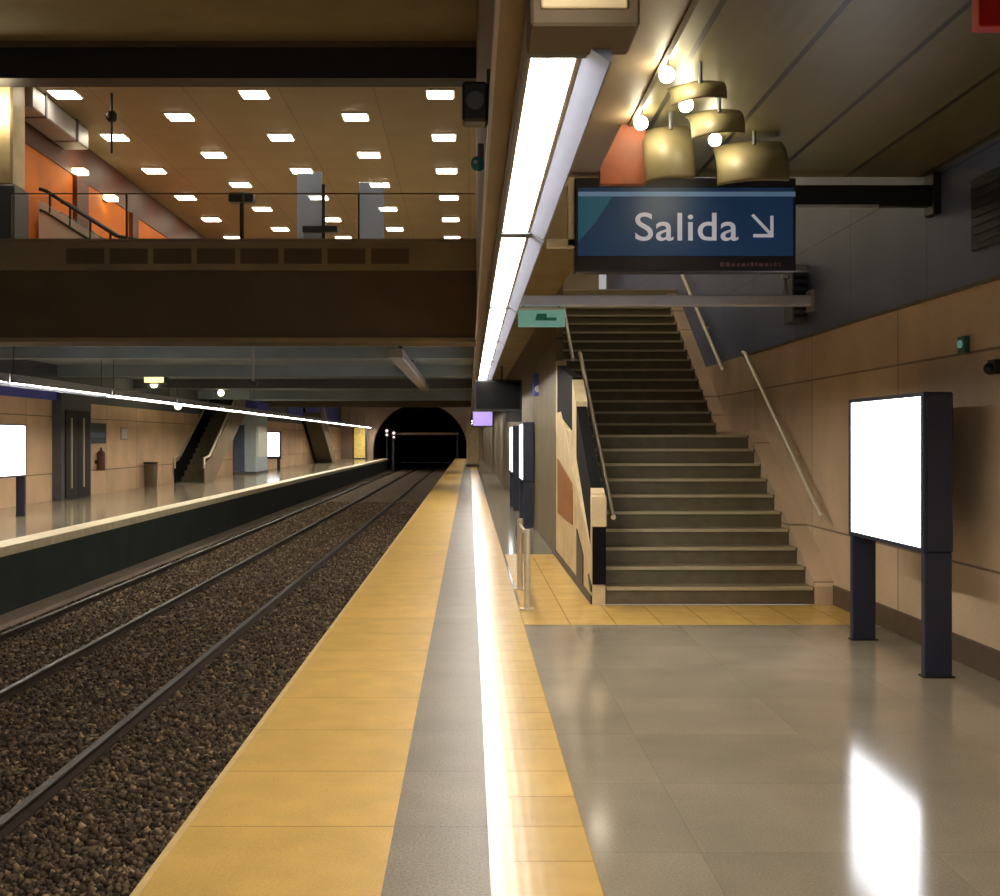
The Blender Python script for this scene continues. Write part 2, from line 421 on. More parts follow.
# portal wall with the tunnel mouth
def portal():
    cx, R, zs = -4.2, 4.05, .72
    arch = [(cx + R * math.cos(a), zs + R * math.sin(a)) for a in [math.pi * k / 28 for k in range(29)]]
    out = [(-12, BED)] + [(-12, 5.6), (2, 5.6), (2, BED), (cx + R, BED)] + arch + [(cx - R, BED)]
    mb = MB()
    # wall as strips between the arch and its outer rim, so no concave polygon is needed
    mb.box(-12, cx - R, END, END + .8, BED, 5.6); mb.box(cx + R, 2, END, END + .8, BED, 5.6)
    for (p, q) in zip(arch[:-1], arch[1:]):
        mb.hexa([(p[0], END, p[1]), (p[0], END, 5.6), (q[0], END, 5.6), (q[0], END, q[1])],
                [(p[0], END + .8, p[1]), (p[0], END + .8, 5.6), (q[0], END + .8, 5.6), (q[0], END + .8, q[1])])
    struct('wall_portal', mb, 'portal')
    tn = MB()
    full = [(cx - R, BED)] + arch[::-1] + [(cx + R, BED)]
    for (p, q) in zip(full[:-1], full[1:]):
        d = Vector((p[0] - cx, 0, p[1] - zs)).normalized() * .3; e = Vector((q[0] - cx, 0, q[1] - zs)).normalized() * .3
        tn.hexa([(p[0], END + .8, p[1]), (q[0], END + .8, q[1]), (q[0] + e.x, END + .8, q[1] + e.z), (p[0] + d.x, END + .8, p[1] + d.z)],
                [(p[0], END + 40, p[1]), (q[0], END + 40, q[1]), (q[0] + e.x, END + 40, q[1] + e.z), (p[0] + d.x, END + 40, p[1] + d.z)])
    struct('wall_tunnel', tn, 'sooty')
    struct('wall_tunnel_end', box(cx - 5, cx + 5, END + 40, END + 40.3, BED, 5.2), 'sooty')
    rim = MB()
    for (p, q) in zip(full[:-1], full[1:]):
        d = Vector((p[0] - cx, 0, max(0, p[1] - zs))).normalized() * .38; e = Vector((q[0] - cx, 0, max(0, q[1] - zs))).normalized() * .38
        rim.hexa([(p[0], END - .25, p[1]), (q[0], END - .25, q[1]), (q[0] + e.x, END - .25, q[1] + e.z), (p[0] + d.x, END - .25, p[1] + d.z)],
                 [(p[0], END, p[1]), (q[0], END, q[1]), (q[0] + e.x, END, q[1] + e.z), (p[0] + d.x, END, p[1] + d.z)])
    trim(rim, 'portal')
portal()

# ================================================================== TRACKS
def rail(X, label):
    t = thing('track_rail', label, 'rail', (X, 0, BED), 'running rails')
    MB().box(X - .036, X + .036, -6, END + 39, RAILTOP - .04, RAILTOP, .008).build('rail_head', 'rail', t)
    MB().prism([(X - .07, BED), (X + .07, BED), (X + .07, BED + .015), (X + .012, BED + .035), (X + .012, RAILTOP - .04), (X - .012, RAILTOP - .04), (X - .012, BED + .035), (X - .07, BED + .015)],
               'Y', -6, END + 39).build('rail_web', 'railfoot', t)
rail(-1.77, 'steel rail running tight beneath the yellow edge of the right platform')
rail(-3.20, 'steel rail second from the yellow platform edge, in dark ballast')
rail(-4.84, 'steel rail with bright head, right rail of the far track')
rail(-6.27, 'steel rail beside the dark wall of the opposite platform')

def ballast():
    rng = np.random.default_rng(3)
    n = 44000
    y = 6.2 + 44 * rng.random(n) ** 2
    x = -6.55 + (6.55 - 1.2) * rng.random(n)
    keep = np.ones(n, bool)
    for X in (-1.77, -3.2, -4.84, -6.27): keep &= np.abs(x - X) > .10
    x, y = x[keep], y[keep]; n = len(x)
    r = .014 + .02 * rng.random(n)
    base = np.array([(1, 0, 0), (-1, 0, 0), (0, 1, 0), (0, -1, 0), (0, 0, 1), (0, 0, -1)], float)
    V = np.repeat(base[None], n, 0) * (.65 + .7 * rng.random((n, 6, 1))) * r[:, None, None]
    a = rng.random(n) * 6.28; b = rng.random(n) * 6.28
    ca, sa, cb, sb = np.cos(a), np.sin(a), np.cos(b), np.sin(b)
    X1 = V[..., 0] * ca[:, None] - V[..., 1] * sa[:, None]; Y1 = V[..., 0] * sa[:, None] + V[..., 1] * ca[:, None]; Z1 = V[..., 2]
    Y2 = Y1 * cb[:, None] - Z1 * sb[:, None]; Z2 = Y1 * sb[:, None] + Z1 * cb[:, None]
    P = np.stack([X1 + x[:, None], Y2 + y[:, None], Z2 + BED + .006 + .014 * rng.random(n)[:, None]], -1).reshape(-1, 3)
    tri = np.array([(0, 2, 4), (2, 1, 4), (1, 3, 4), (3, 0, 4), (2, 0, 5), (1, 2, 5), (3, 1, 5), (0, 3, 5)])
    T = (tri[None] + 6 * np.arange(n)[:, None, None]).reshape(-1, 3)
    me = bpy.data.meshes.new('ballast')
    me.vertices.add(len(P)); me.vertices.foreach_set('co', P.ravel())
    me.loops.add(T.size); me.loops.foreach_set('vertex_index', T.ravel())
    me.polygons.add(len(T)); me.polygons.foreach_set('loop_start', np.arange(0, T.size, 3)); me.polygons.foreach_set('loop_total', np.full(len(T), 3))
    me.update(); me.validate()
    me.materials.append(M['stone'])
    o = bpy.data.objects.new('ballast', me); COL.objects.link(o)
    o['kind'] = 'stuff'; tag(o, 'dark brown crushed stone ballast around the rails', 'ballast')
ballast()

# ================================================================== PLATFORM LIGHT RUN
def light_module(y0, y1, label, X=0., z=2.79, flip=1, group='lights along the right platform soffit', em='tube', sof=SOF, lip=0.):
    t = thing('linear_ceiling_light', label, 'light', (X, y0, sof), group)
    s = lambda a: X + flip * a
    MB().box(s(.18), s(.43), y0, y1, z + .07, z + .16, .006).build('housing', 'soffit' if flip > 0 else 'grey', t)
    MB().box(s(.196), s(.332), y0 + .02, y1 - .02, z + .002, z + .07).build('diffuser', em, t)
    MB().box(s(.182), s(.194), y0, y1, z, z + .07).box(s(.334), s(.352), y0, y1, z + .004 - lip * 2, z + .07).build('side_trim', 'soffit' if flip > 0 else 'grey', t)
    MB().prism([(s(.354), z + .0), (s(.425), z - .048), (s(.432), z - .048), (s(.432), z + .07), (s(.354), z + .07)], 'Y', y0, y1).build('reflector', 'wing', t)
    MB().box(s(.182), s(.432), y0 - .04, y0 + .10, z - .006, z + .165).build('end_plate', 'dgrey', t)
    for yy in (y0 + .4, y1 - .4): MB().tube([(s(.3), yy, z + .16), (s(.3), yy, sof)], .01, 8).build('hanger', 'dgrey', t)
ys = [3.50, 6.70, 10.4, 13.95, 17.5, 21.4]
for k in range(5):
    light_module(ys[k], ys[k + 1] - .04, 'bright linear light over the platform, %s beyond the brown box' % ORD[k])
for (a, b) in ((-5.6, -2.7), (-2.66, .2), (.24, 2.98)):
    light_module(a, b, 'bright linear ceiling light on the near side of the brown box, %s back from it' % ORD[{.24: 0, -2.66: 1, -5.6: 2}[a]])
for k, (a, b) in enumerate(((21.4, 25), (25.04, 28.6), (28.64, 32.2), (32.24, 36), (42, 46), (50, 54), (62, 66), (72, 76), (82, 86), (92, 96))):  # hidden modules added to light the far platform and tunnel portal
    light_module(a, b, 'added linear ceiling light hidden beyond the black display, %s past it' % ORD[k])
t = thing('junction_box', 'brown box on the soffit at the near end of the bright light run', 'junction box', (.33, 3.4, SOF))
MB().box(.176, .487, 3.30, 3.56, 2.78, 2.93, .008).build('box_body', 'dkbeam', t)
MB().box(.205, .45, 3.285, 3.30, 2.825, 2.925, .004).build('cover_plate', 'cream', t)
for x in (.24, .42): MB().tube([(x, 3.43, 2.93), (x, 3.43, SOF)], .012, 8).build('hanger', 'dgrey', t)

t = thing('loudspeaker', 'black boxy loudspeaker on the bulkhead left of the bright light run', 'loudspeaker', (.1, 5.4, 3.28))
MB().box(-.03, .085, 5.2, 5.32, 3.03, 3.21, .012).build('cabinet', 'black', t)
MB().tube([(.028, 5.2, 3.12), (.028, 5.185, 3.12)], .04, 16).build('speaker_cone', 'dgrey', t)
MB().box(.08, .1, 5.22, 5.30, 3.08, 3.27).build('bracket', 'black', t)
t = thing('dome_camera', 'small teal dome camera on the bulkhead below the black loudspeaker', 'camera', (.1, 8.1, 3.6))
MB().ball((.065, 8.1, 3.53), .055, 14).build('dome', 'teal', t)
MB().box(.06, .1, 8.05, 8.15, 3.56, 3.66, .006).build('mount', 'dgrey', t)
MB().ball((.045, 8.045, 3.53), .014, 10).build('lens', 'white', t)

# ================================================================== STAIRS
S0, SX0, SX1, R_, T_ = 11.3, 1.32, 3.36, .166, .295
S2 = 15.8
stair = thing('staircase', 'dark stone staircase with pale nosings rising beside the beige wall', 'staircase', (2.3, S0, 0))
steps = []
for i in range(1, 26):
    y = S0 + (i - 1) * T_ if i <= 10 else S2 + (i - 11) * T_
    depth = T_ if i not in (10, 25) else (S2 - y if i == 10 else .12)
    z = i * R_
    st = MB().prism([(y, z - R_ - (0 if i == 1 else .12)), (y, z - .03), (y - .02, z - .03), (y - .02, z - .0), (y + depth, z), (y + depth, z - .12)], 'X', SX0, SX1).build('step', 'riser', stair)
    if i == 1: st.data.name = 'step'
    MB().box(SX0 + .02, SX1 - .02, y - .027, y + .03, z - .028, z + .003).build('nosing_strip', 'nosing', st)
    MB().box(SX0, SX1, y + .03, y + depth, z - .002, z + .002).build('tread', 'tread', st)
def slope_z(y):
    if y < S0 + 9 * T_: return max(0, (y - S0) / T_ * R_ + R_)
    if y < S2: return 10 * R_
    return 11 * R_ + (y - S2) / T_ * R_
ye1, ye2 = S0 + 9 * T_, S2 + 14 * T_
prof = [(S0 - .06, 0), (S0 - .06, R_ + .06), (ye1, 10 * R_ + .08), (S2 - .1, 10 * R_ + .08), (ye2, 25 * R_ + .08), (ye2, 25 * R_ - .5), (S2, 10 * R_ - .4), (ye1 + .3, 10 * R_ - .3), (S0 + .9, 0)]
def sloped(x0, x1, lo, hi):
    """strip under/over the stair line, lo and hi are offsets (lo None = down to the floor)"""
    ks = [S0 - .06, ye1, S2 - .1, ye2]
    zs = [R_ * .8, 10 * R_, 10 * R_, 25 * R_]
    mb = MB()
    for a in range(3):
        ya, yb, za, zb = ks[a], ks[a + 1], zs[a], zs[a + 1]
        la, lb = (0, 0) if lo is None else (za + lo, zb + lo)
        mb.hexa([(x0, ya, la), (x1, ya, la), (x1, yb, lb), (x0, yb, lb)], [(x0, ya, za + hi), (x1, ya, za + hi), (x1, yb, zb + hi), (x0, yb, zb + hi)])
    return mb
sloped(SX1, WALLX - .002, None, .05).build('stringer', M['wall'], stair)
side = MB()
ks = [S0 - .06, ye1, 15.98]; zs = [R_ * .8, 10 * R_, 10 * R_ + .12]
for a in range(2):
    ya, yb, za, zb = ks[a], ks[a + 1], zs[a], zs[a + 1]
    side.hexa([(1.2, ya, 0), (SX0, ya, 0), (SX0, yb, 0), (1.2, yb, 0)], [(1.2, ya, za + .05), (SX0, ya, za + .05), (SX0, yb, zb + .05), (1.2, yb, zb + .05)])
side.build('side_wall', 'cream', stair)
MB().prism([(13.4, .62), (15.6, .62), (15.6, 1.35), (13.4, 1.1)], 'X', 1.19, 1.2).build('side_panel', 'brownstone', stair)
MB().prism([(11.32, .0), (15.98, .0), (15.98, .08), (11.32, .08)], 'X', 1.185, 1.2).build('base_trim', 'black', stair)
MB().prism([(12.15, .08), (12.85, .08), (12.85, .62), (12.15, .40)], 'X', 1.188, 1.2).build('dark_inset', 'black', stair)
MB().prism([(11.3, .12), (11.42, .12), (11.62, .26), (11.3, .18)], 'X', 1.188, 1.2).build('dark_inset', 'black', stair)

# left balustrade: cream posts with smoked glass panels that follow the slope
bal = thing('stair_balustrade', 'balustrade of dark glass panels and cream posts on the open stair side', 'balustrade', (1.26, S0, .2))
def bz(y): return (R_ * .8 + (y - S0 + .06) / (ye1 - S0 + .06) * (10 * R_ - R_ * .8) if y < ye1 else 10 * R_)
def slant(a, b, lo, hi, x0=1.2, x1=1.315):
    return MB().hexa([(x0, a, bz(a) + lo), (x1, a, bz(a) + lo), (x1, b, bz(b) + lo), (x0, b, bz(b) + lo)],
                     [(x0, a, bz(a) + hi), (x1, a, bz(a) + hi), (x1, b, bz(b) + hi), (x0, b, bz(b) + hi)])
slant(11.32, 15.1, .05, .30, 1.195, 1.325).build('base_band', 'cream', bal)
slant(11.42, 12.95, .30, .88).build('infill_panel', 'dkpanel', bal)
slant(13.45, 15.75, .32, .95).build('infill_panel', 'dkpanel', bal)
slant(12.96, 13.44, .30, .93, 1.195, 1.325).build('post', 'cream', bal)
slant(15.76, 15.98, .05, 1.02, 1.195, 1.325).build('post', 'cream', bal)
slant(15.1, 15.76, .05, .31, 1.195, 1.325).build('base_band', 'cream', bal)
slant(11.32, 11.41, .30, .90, 1.195, 1.325).build('post', 'cream', bal)
def handrail(X, y0, z0, y1, z1, label, wallx, bend=True):
    t = thing('handrail', label, 'handrail', (X, y0, z0 - .9), 'stair handrails')
    d = .1
    path = [(X, y0 - d, z0 - .02), (X, y0, z0), (X, y1, z1), (X, y1 + d, z1 + .02)] if bend else [(X, y0, z0), (X, y1, z1)]
    MB().tube(path, .026, 12).build('rail_tube', 'steel', t)
    n = 4
    for k in range(n):
        f = (k + .4) / n; y = y0 + (y1 - y0) * f; z = z0 + (z1 - z0) * f
        MB().tube([(X, y, z - .02), (X, y, z - .07), (wallx, y, z - .07)], .01, 8).build('bracket', 'steel', t)
    return t
handrail(1.42, 11.5, .86, 14.8, 2.69, 'steel handrail on the open side of the lower stair flight', 1.3)
handrail(1.42, 15.9, 2.72, 19.6, 4.85, 'steel handrail on the left of the upper stair flight', 1.31)
handrail(3.45, 11.4, .87, 14.5, 2.68, 'steel handrail on the beige wall beside the lower stair flight', WALLX)
handrail(3.45, 15.8, 2.56, 19.6, 4.75, 'steel handrail on the wall beside the upper stair flight', WALLX)
struct('wall_stairwell_left', box(1.2, 1.3, 16.0, 19.75, 3.6, MEZ), 'dkwall')

# pale tie beam across the stair opening, vent box on the wall at its end, green exit sign below it
MB().box(1.195, 1.325, 11.215, 11.24, .20, .76).build('end_panel', 'dkpanel', bal)
MB().box(1.19, 1.33, 11.2, 11.32, .76, 1.06, .01).build('end_cap', 'cream', bal)
t = thing('tie_beam', 'pale grey horizontal beam spanning the stairs behind the blue sign', 'beam', (2, 12, 3.0))
MB().box(.48, WALLX - .02, 11.95, 12.07, 2.985, 3.095, .012).build('beam_body', 'coolwhite', t)
MB().box(WALLX - .03, WALLX, 11.9, 12.12, 2.93, 3.15, .004).build('wall_plate', 'grey', t)
t = thing('vent_box', 'dark louvred vent box on the wall at the end of the pale beam', 'vent', (WALLX, 12.3, 2.85))
MB().box(WALLX - .16, WALLX, 12.15, 12.5, 2.84, 3.36, .01).build('casing', 'dgrey', t)
for k in range(6): MB().box(WALLX - .15, WALLX - .02, 12.13, 12.15, 2.88 + k * .08, 2.92 + k * .08).build('louvre', 'black', t)
t = thing('conduit', 'short pale conduit on the wall above the pale beam', 'conduit', (WALLX - .1, 12.08, 3.1))
MB().tube([(WALLX - .22, 12.2, 3.09), (WALLX - .22, 12.2, 3.42), (WALLX, 12.2, 3.42)], .035, 10).build('pipe', 'grey', t)
MB().tube([(WALLX - .22, 12.2, 3.30), (WALLX - .22, 12.2, 3.36)], .045, 10).build('coupling', 'white', t)
t = thing('exit_sign', 'small pale green sign hanging under the left end of the pale beam', 'sign', (.76, 11.97, 2.99))
MB().box(.505, .99, 11.94, 11.99, 2.765, 2.965, .006).build('sign_box', 'exit_green', t)
MB().prism([(.68, 2.83), (.90, 2.83), (.90, 2.86), (.80, 2.86), (.80, 2.90), (.70, 2.90)], 'Y', 11.934, 11.941).build('pictogram', 'exit_dark', t)
MB().box(.51, .985, 11.934, 11.941, 2.935, 2.96).build('top_stripe', 'white', t)
for x in (.56, .93): MB().tube([(x, 11.97, 2.965), (x, 12.0, 3.0)], .006, 6).build('hanger', 'dgrey', t)

# ================================================================== SALIDA SIGN
SD = 8.74
sg = thing('hanging_sign', 'blue hanging sign reading Salida with an arrow, above the stairs', 'sign', (1.63, SD, 3.57))
def rx(x): return (x - 469) * SD / F
def rz(y): return EYE - (y - 440) * SD / F
MB().box(rx(575), rx(796), SD, SD + .14, rz(272), rz(178), .008).build('casing', 'sign_dark', sg)
MB().box(rx(578), rx(793), SD - .006, SD, rz(256), rz(188)).build('blue_face', 'sign_blue', sg)
MB().prism([(rx(578), rz(197)), (rx(612), rz(197)), (rx(596), rz(222)), (rx(578), rz(242))], 'Y', SD - .009, SD - .006).build('teal_wedge', 'sign_teal', sg)
MB().box(rx(578), rx(795), SD - .011, SD - .006, rz(196.5), rz(192)).build('pale_line', 'sign_line', sg)
MB().box(rx(578), rx(793), SD - .006, SD, rz(270), rz(257)).build('lower_band', 'sign_dark', sg)
sp_ = MB()
xx = 720
random.seed(5)
for k in range(13):
    w = random.choice((3, 4, 5)); sp_.box(rx(xx), rx(xx + w - 1.2), SD - .009, SD - .006, rz(266.5), rz(263.5 - random.choice((0, 1)))); xx += w + .6
    if xx > 788: break
sp_.build('small_print', mat('sign_dim_print', (120, 84, 96), .5), sg)
def text_mesh(s, size, bold, m, parent, name, cx, zbase, y, width):
    cu = bpy.data.curves.new('lettering', 'FONT')
    cu.body = s; cu.size = size; cu.offset = bold; cu.extrude = .002; cu.align_x = 'LEFT'; cu.resolution_u = 6; cu.space_character = 1.04
    tmp = bpy.data.objects.new('lettering_tmp', cu); COL.objects.link(tmp)
    dg = bpy.context.evaluated_depsgraph_get()
    me = bpy.data.meshes.new_from_object(tmp.evaluated_get(dg))
    bpy.data.objects.remove(tmp)
    xs = [v.co.x for v in me.vertices]; zs_ = [v.co.y for v in me.vertices]
    k = width / (max(xs) - min(xs))
    off = ROOTLOC[parent.name]
    for v in me.vertices:
        v.co = Vector((cx + (v.co.x - min(xs)) * k - off[0], y - v.co.z - off[1], zbase + v.co.y * size_k[0] - off[2]))
    me.name = name; me.materials.clear(); me.materials.append(M[m])
    o = bpy.data.objects.new(name, me); COL.objects.link(o); o.parent = parent
    return o
size_k = [1.]
# cap height of the built-in face is about 0.73 of the size; letters stand 29 px tall
capz = rz(212) - rz(241)
size_k = [1.0]
text_mesh('Salida', capz / .73, .002, 'sign_letter', sg, 'lettering', rx(635), rz(240.5), SD - .012, rx(738) - rx(635))
ar = MB()
p0, p1 = (rx(752), rz(215)), (rx(771), rz(235))
dx, dz = p1[0] - p0[0], p1[1] - p0[1]; L_ = math.hypot(dx, dz); nx, nz = -dz / L_ * .011, dx / L_ * .011
ar.prism([(p0[0] + nx, p0[1] + nz), (p0[0] - nx, p0[1] - nz), (p1[0] - nx, p1[1] - nz), (p1[0] + nx, p1[1] + nz)], 'Y', SD - .014, SD - .008)
ar.box(rx(770), rx(773), SD - .0145, SD - .0085, rz(237.5), rz(216)); ar.box(rx(753), rx(773), SD - .0143, SD - .0083, rz(237.5), rz(234.3))
ar.build('arrow', 'sign_letter', sg)
MB().box(rx(796), WALLX - .04, SD + .03, SD + .11, rz(205), rz(184), .006).build('support_arm', 'black', sg)
MB().box(rx(796), rx(880), SD + .02, SD + .05, rz(207), rz(204)).build('arm_flange', 'grey', sg)
MB().box(WALLX - .06, WALLX, SD - .02, SD + .16, rz(214), rz(172), .006).build('wall_bracket', 'black', sg)
MB().box(rx(568), rx(575), SD + .03, SD + .09, rz(245), rz(176), .004).build('end_hanger', 'steel', sg)
MB().box(.70, rx(570), SD + .03, SD + .09, rz(184), rz(178), .004).build('hanger_arm', 'steel', sg)
MB().box(rx(547), rx(575), SD + .03, SD + .09, rz(247), rz(238), .004).build('lower_clip', 'steel', sg)

# ================================================================== CEILING REFLECTOR LAMPS above the sign
def reflector_lamp(lamp, bx, D, label):
    lx, _, lz = at(lamp[0], lamp[1], D + .03)
    x0, _, z1 = at(bx[0], bx[1], D); x1, _, z0 = at(bx[2], bx[3], D)
    t = thing('reflector_lamp', label, 'lamp', (lx, D, CEIL), 'indirect ceiling lamps above the blue sign')
    MB().ball((lx, D + .03, lz), .042, 14).build('bulb', 'bulb', t)
    MB().tube([(lx, D + .03, lz + .035), (lx, D + .03, CEIL)], .012, 8).build('stem', 'dgrey', t)
    # convex reflector: a pillow whose top and left edges roll back
    mb = MB(); n, m = 14, 14; vs = []; fs = []
    for i in range(n + 1):
        for j in range(m + 1):
            u = i / n; v = j / m
            x = x0 + (x1 - x0) * u; z = z1 + (z0 - z1) * v
            y = D - .03 + .20 * ((1 - u) ** 3 + (1 - v) ** 3) + .05 * u * u
            vs.append((x, y, z))
    nb = len(vs)
    vs += [(p[0], p[1] + .012, p[2]) for p in vs]
    q = lambda i, j, o=0: o + i * (m + 1) + j
    for i in range(n):
        for j in range(m):
            fs.append((q(i, j), q(i + 1, j), q(i + 1, j + 1), q(i, j + 1))); fs.append((q(i, j, nb), q(i, j + 1, nb), q(i + 1, j + 1, nb), q(i + 1, j, nb)))
    for i in range(n):
        fs.append((q(i, 0), q(i, 0, nb), q(i + 1, 0, nb), q(i + 1, 0))); fs.append((q(i, m), q(i + 1, m), q(i + 1, m, nb), q(i, m, nb)))
    for j in range(m):
        fs.append((q(0, j), q(0, j + 1), q(0, j + 1, nb), q(0, j, nb))); fs.append((q(n, j), q(n, j, nb), q(n, j + 1, nb), q(n, j + 1)))
    mb._add(vs, fs, True)
    mb.build('reflector', 'shade', t)
    cx = (x0 + x1) / 2
    MB().tube([(cx, D + .06, z1 - .06), (cx, D + .06, CEIL)], .012, 8).build('hanger', 'dgrey', t)
M['shade'] = mat('warm_grey_reflector', (122, 113, 84), .5, var=.05)
reflector_lamp((667, 75), (677, 69, 728, 97), 6.2, 'round ceiling lamp with curved reflector, topmost above the blue sign')
reflector_lamp((686, 105), (697, 99, 746, 132), 6.8, 'round ceiling lamp with curved reflector, second from the top above the sign')
reflector_lamp((641, 123), (649, 117, 696, 178), 7.15, 'round ceiling lamp with curved reflector beside the orange wall patch')
reflector_lamp((715, 140), (723, 133, 790, 180), 7.6, 'round ceiling lamp with curved reflector just above the arrow end of the sign')

# ================================================================== RIGHT WALL ITEMS
def lightbox(X, y0, y1, label, group, scr='screen', face=-1, thick=.2, z0=.84, z1=1.925):
    t = thing('lightbox', label, 'light box', (X, (y0 + y1) / 2, 0), group)
    a, b = (X, X + thick) if face < 0 else (X - thick, X)
    MB().box(a + .012 if face < 0 else a, b if face < 0 else b - .012, y0, y1, z0, z1, .012).build('casing', 'navy', t)
    f = a if face < 0 else b
    fr = MB()
    q = .05
    xa, xb = (f - .004, f + .015) if face < 0 else (f - .015, f + .004)
    fr.box(xa, xb, y0, y1, z1 - .03, z1); fr.box(xa, xb, y0, y1, z0, z0 + .03)
    fr.box(xa, xb, y0, y0 + q, z0 + .03, z1 - .03); fr.box(xa, xb, y1 - q, y1, z0 + .03, z1 - .03)
    fr.build('frame', 'navy', t)
    MB().box(f + .002 if face < 0 else f - .014, f + .014 if face < 0 else f - .002, y0 + q, y1 - q, z0 + .03, z1 - .03).build('lit_panel', scr, t)
    for y in (y0, y1 - .075):
        c = MB().box(a + .006, b - .008, y + .002, y + .073, 0, z0, .008).build('leg', 'navy', t)
        MB().box(a - .005, b + .005, y - .012, y + .087, 0, .012).build('foot_plate', 'black', c)
    return t
lightbox(3.06, 7.8, 9.34, 'dark framed light box on two legs, glowing white before the beige wall', 'station light boxes')
lightbox(.99, 21.2, 22.9, 'white light box on the platform beyond the stairs, nearer of two', 'station light boxes', 'screen_far')
lightbox(.99, 26.2, 28.4, 'white light box on the platform beyond the stairs, farther of two', 'station light boxes', 'screen_far')
t = thing('wall_louvre', 'dark rectangular louvre high on the blue-grey wall', 'vent', (WALLX, 7.6, 2.93))
MB().box(WALLX - .03, WALLX, 6.9, 8.14, 2.92, 3.42, .006).build('frame', 'black', t)
for k in range(7): MB().box(WALLX - .04, WALLX - .028, 6.96, 8.08, 2.96 + k * .062, 3.0 + k * .062).build('slat', 'black', t)
t = thing('alarm_switch', 'small green lit alarm button on the beige wall above the light box', 'button', (WALLX, 8.28, 2.28))
MB().box(WALLX - .04, WALLX, 8.22, 8.34, 2.22, 2.34, .006).build('button_box', 'green', t)
MB().tube([(WALLX - .04, 8.28, 2.285), (WALLX - .055, 8.28, 2.285)], .028, 14).build('lamp_button', 'exit_green', t)
t = thing('wall_camera', 'small black camera on the beige wall at the right edge', 'camera', (WALLX, 7.8, 2.08))
MB().box(WALLX - .05, WALLX, 7.72, 7.84, 2.04, 2.14, .006).build('wall_mount', 'black', t)
MB().ball((WALLX - .06, 7.78, 2.08), .04, 12).build('camera_body', 'black', t)
t = thing('ceiling_sign', 'red box sign hanging from the ceiling at the upper right corner', 'sign', (2.4, 5.0, CEIL))
MB().box(2.19, 2.62, 4.98, 5.06, 3.375, 3.6, .006).build('sign_box', 'red', t)
for x in (2.28, 2.52): MB().tube([(x, 5.02, 3.6), (x, 5.02, CEIL)], .008, 8).build('hanger', 'dgrey', t)

# stainless barrier left of the stairs
t = thing('platform_barrier', 'low stainless post barrier left of the foot of the stairs', 'barrier', (.54, 11.6, 0))
for y in (10.9, 12.4):
    MB().tube([(.545, y, 0), (.545, y, .76)], .03, 14).build('post', 'steel', t)
    MB().tube([(.545, y, 0), (.545, y, .02)], .07, 16).build('base_plate', 'steel', t)
MB().tube([(.545, 10.9, .70), (.545, 12.4, .70)], .016, 10).build('cross_rail', 'steel', t)
MB().box(.54, .55, 10.94, 12.36, .12, .66).build('glass_infill', 'glass', t)

# hanging display, lit departure screen, column on the far platform
t = thing('hanging_display', 'black double display hanging at the end of the light run', 'display', (.55, 22, SOF))
MB().box(.09, 1.0, 21.9, 22.1, 2.15, 2.74, .015).build('casing', 'black', t)
MB().box(.13, .96, 21.885, 21.9, 2.19, 2.70).build('screen', 'dkpanel', t)
MB().box(.72, 1.0, 21.95, 22.1, 1.94, 2.15, .01).build('lower_box', 'black', t)
for x in (.3, .62): MB().tube([(x, 22, 2.74), (x, 22, SOF)], .02, 10).build('hanger', 'dgrey', t)
t = thing('departure_display', 'lit lilac departure display below the black hanging display', 'display', (.36, 34, SOF))
MB().box(.10, .70, 34, 34.12, 1.98, 2.46, .01).build('casing', 'black', t)
MB().box(.12, .68, 33.985, 34, 2.02, 2.42).build('lit_panel', 'lilac', t)
MB().tube([(.4, 34.06, 2.46), (.4, 34.06, SOF)], .02, 8).build('hanger', 'dgrey', t)
t = thing('notice_column', 'pinkish column at the far end of the right platform', 'column', (.3, 70, 0))
MB().box(-.15, .6, 70, 70.7, .12, 2.6, .03).build('shaft', 'cream', t)
MB().box(-.2, .65, 69.95, 70.75, 0, .12, .01).build('plinth', 'plinth', t)
t = thing('blue_sign', 'small blue and white sign hanging left of the dark stair panel', 'sign', (1.17, 20, 2.3))
MB().box(1.1, 1.27, 19.98, 20.02, 2.36, 2.75, .01).build('blue_plate', 'blue', t)
MB().ball((1.19, 19.97, 2.48), .06, 12, (1, .3, 1)).build('white_disc', 'white', t)
MB().box(1.26, 1.30, 19.985, 20.015, 2.45, 2.6).build('bracket', 'dgrey', t)

# ================================================================== CONCOURSE (upper level)
xs = [-.43, -1.82, -3.22, -4.64, -6.06]
proto = None
for c, X in enumerate(xs):
    y = 17.4 if c % 2 == 0 else 18.62
    k = 0
    while y < 31:
        lab = 'square concourse ceiling light, %s from the front in the %s' % (ORD[k], ['row nearest the bulkhead', 'second row from the bulkhead', 'middle row', 'fourth row from the bulkhead', 'row nearest the orange wall'][c])
        if proto is None:
            proto = thing('recessed_light', lab, 'light', (X, y, CONC), 'concourse ceiling lights')
            MB().box(X - .22, X + .22, y - .22, y + .22, CONC - .02, CONC + .01, .004).build('light_frame', 'white', proto)
            MB().box(X - .185, X + .185, y - .185, y + .185, CONC - .03, CONC - .018).build('light_panel', 'panel_light', proto)
        else:
            o = copy_tree(proto); o.location = (X, y, CONC); o['label'] = lab
        y += 2.47; k += 1
for c, (X, y) in enumerate(((1.2, 21.5), (2.8, 21.5), (1.2, 25), (2.8, 25))):
    o = copy_tree(proto); o.location = (X, y, CONC)
    o['label'] = 'square ceiling light above the stair head, ' + ['front one beside the bulkhead', 'front one beside the wall', 'rear one beside the bulkhead', 'rear one beside the wall'][c]
    o['group'] = 'lights above the stair head'
for X, lb in ((1.3, 'unseen ceiling light added over the upper stair flight, bulkhead side'), (2.9, 'unseen ceiling light added over the upper stair flight, wall side')):
    o = copy_tree(proto); o.location = (X, 17.4, CONC); o['label'] = lb; o['group'] = 'lights above the stair head'  # two unseen lights added to brighten the upper flight
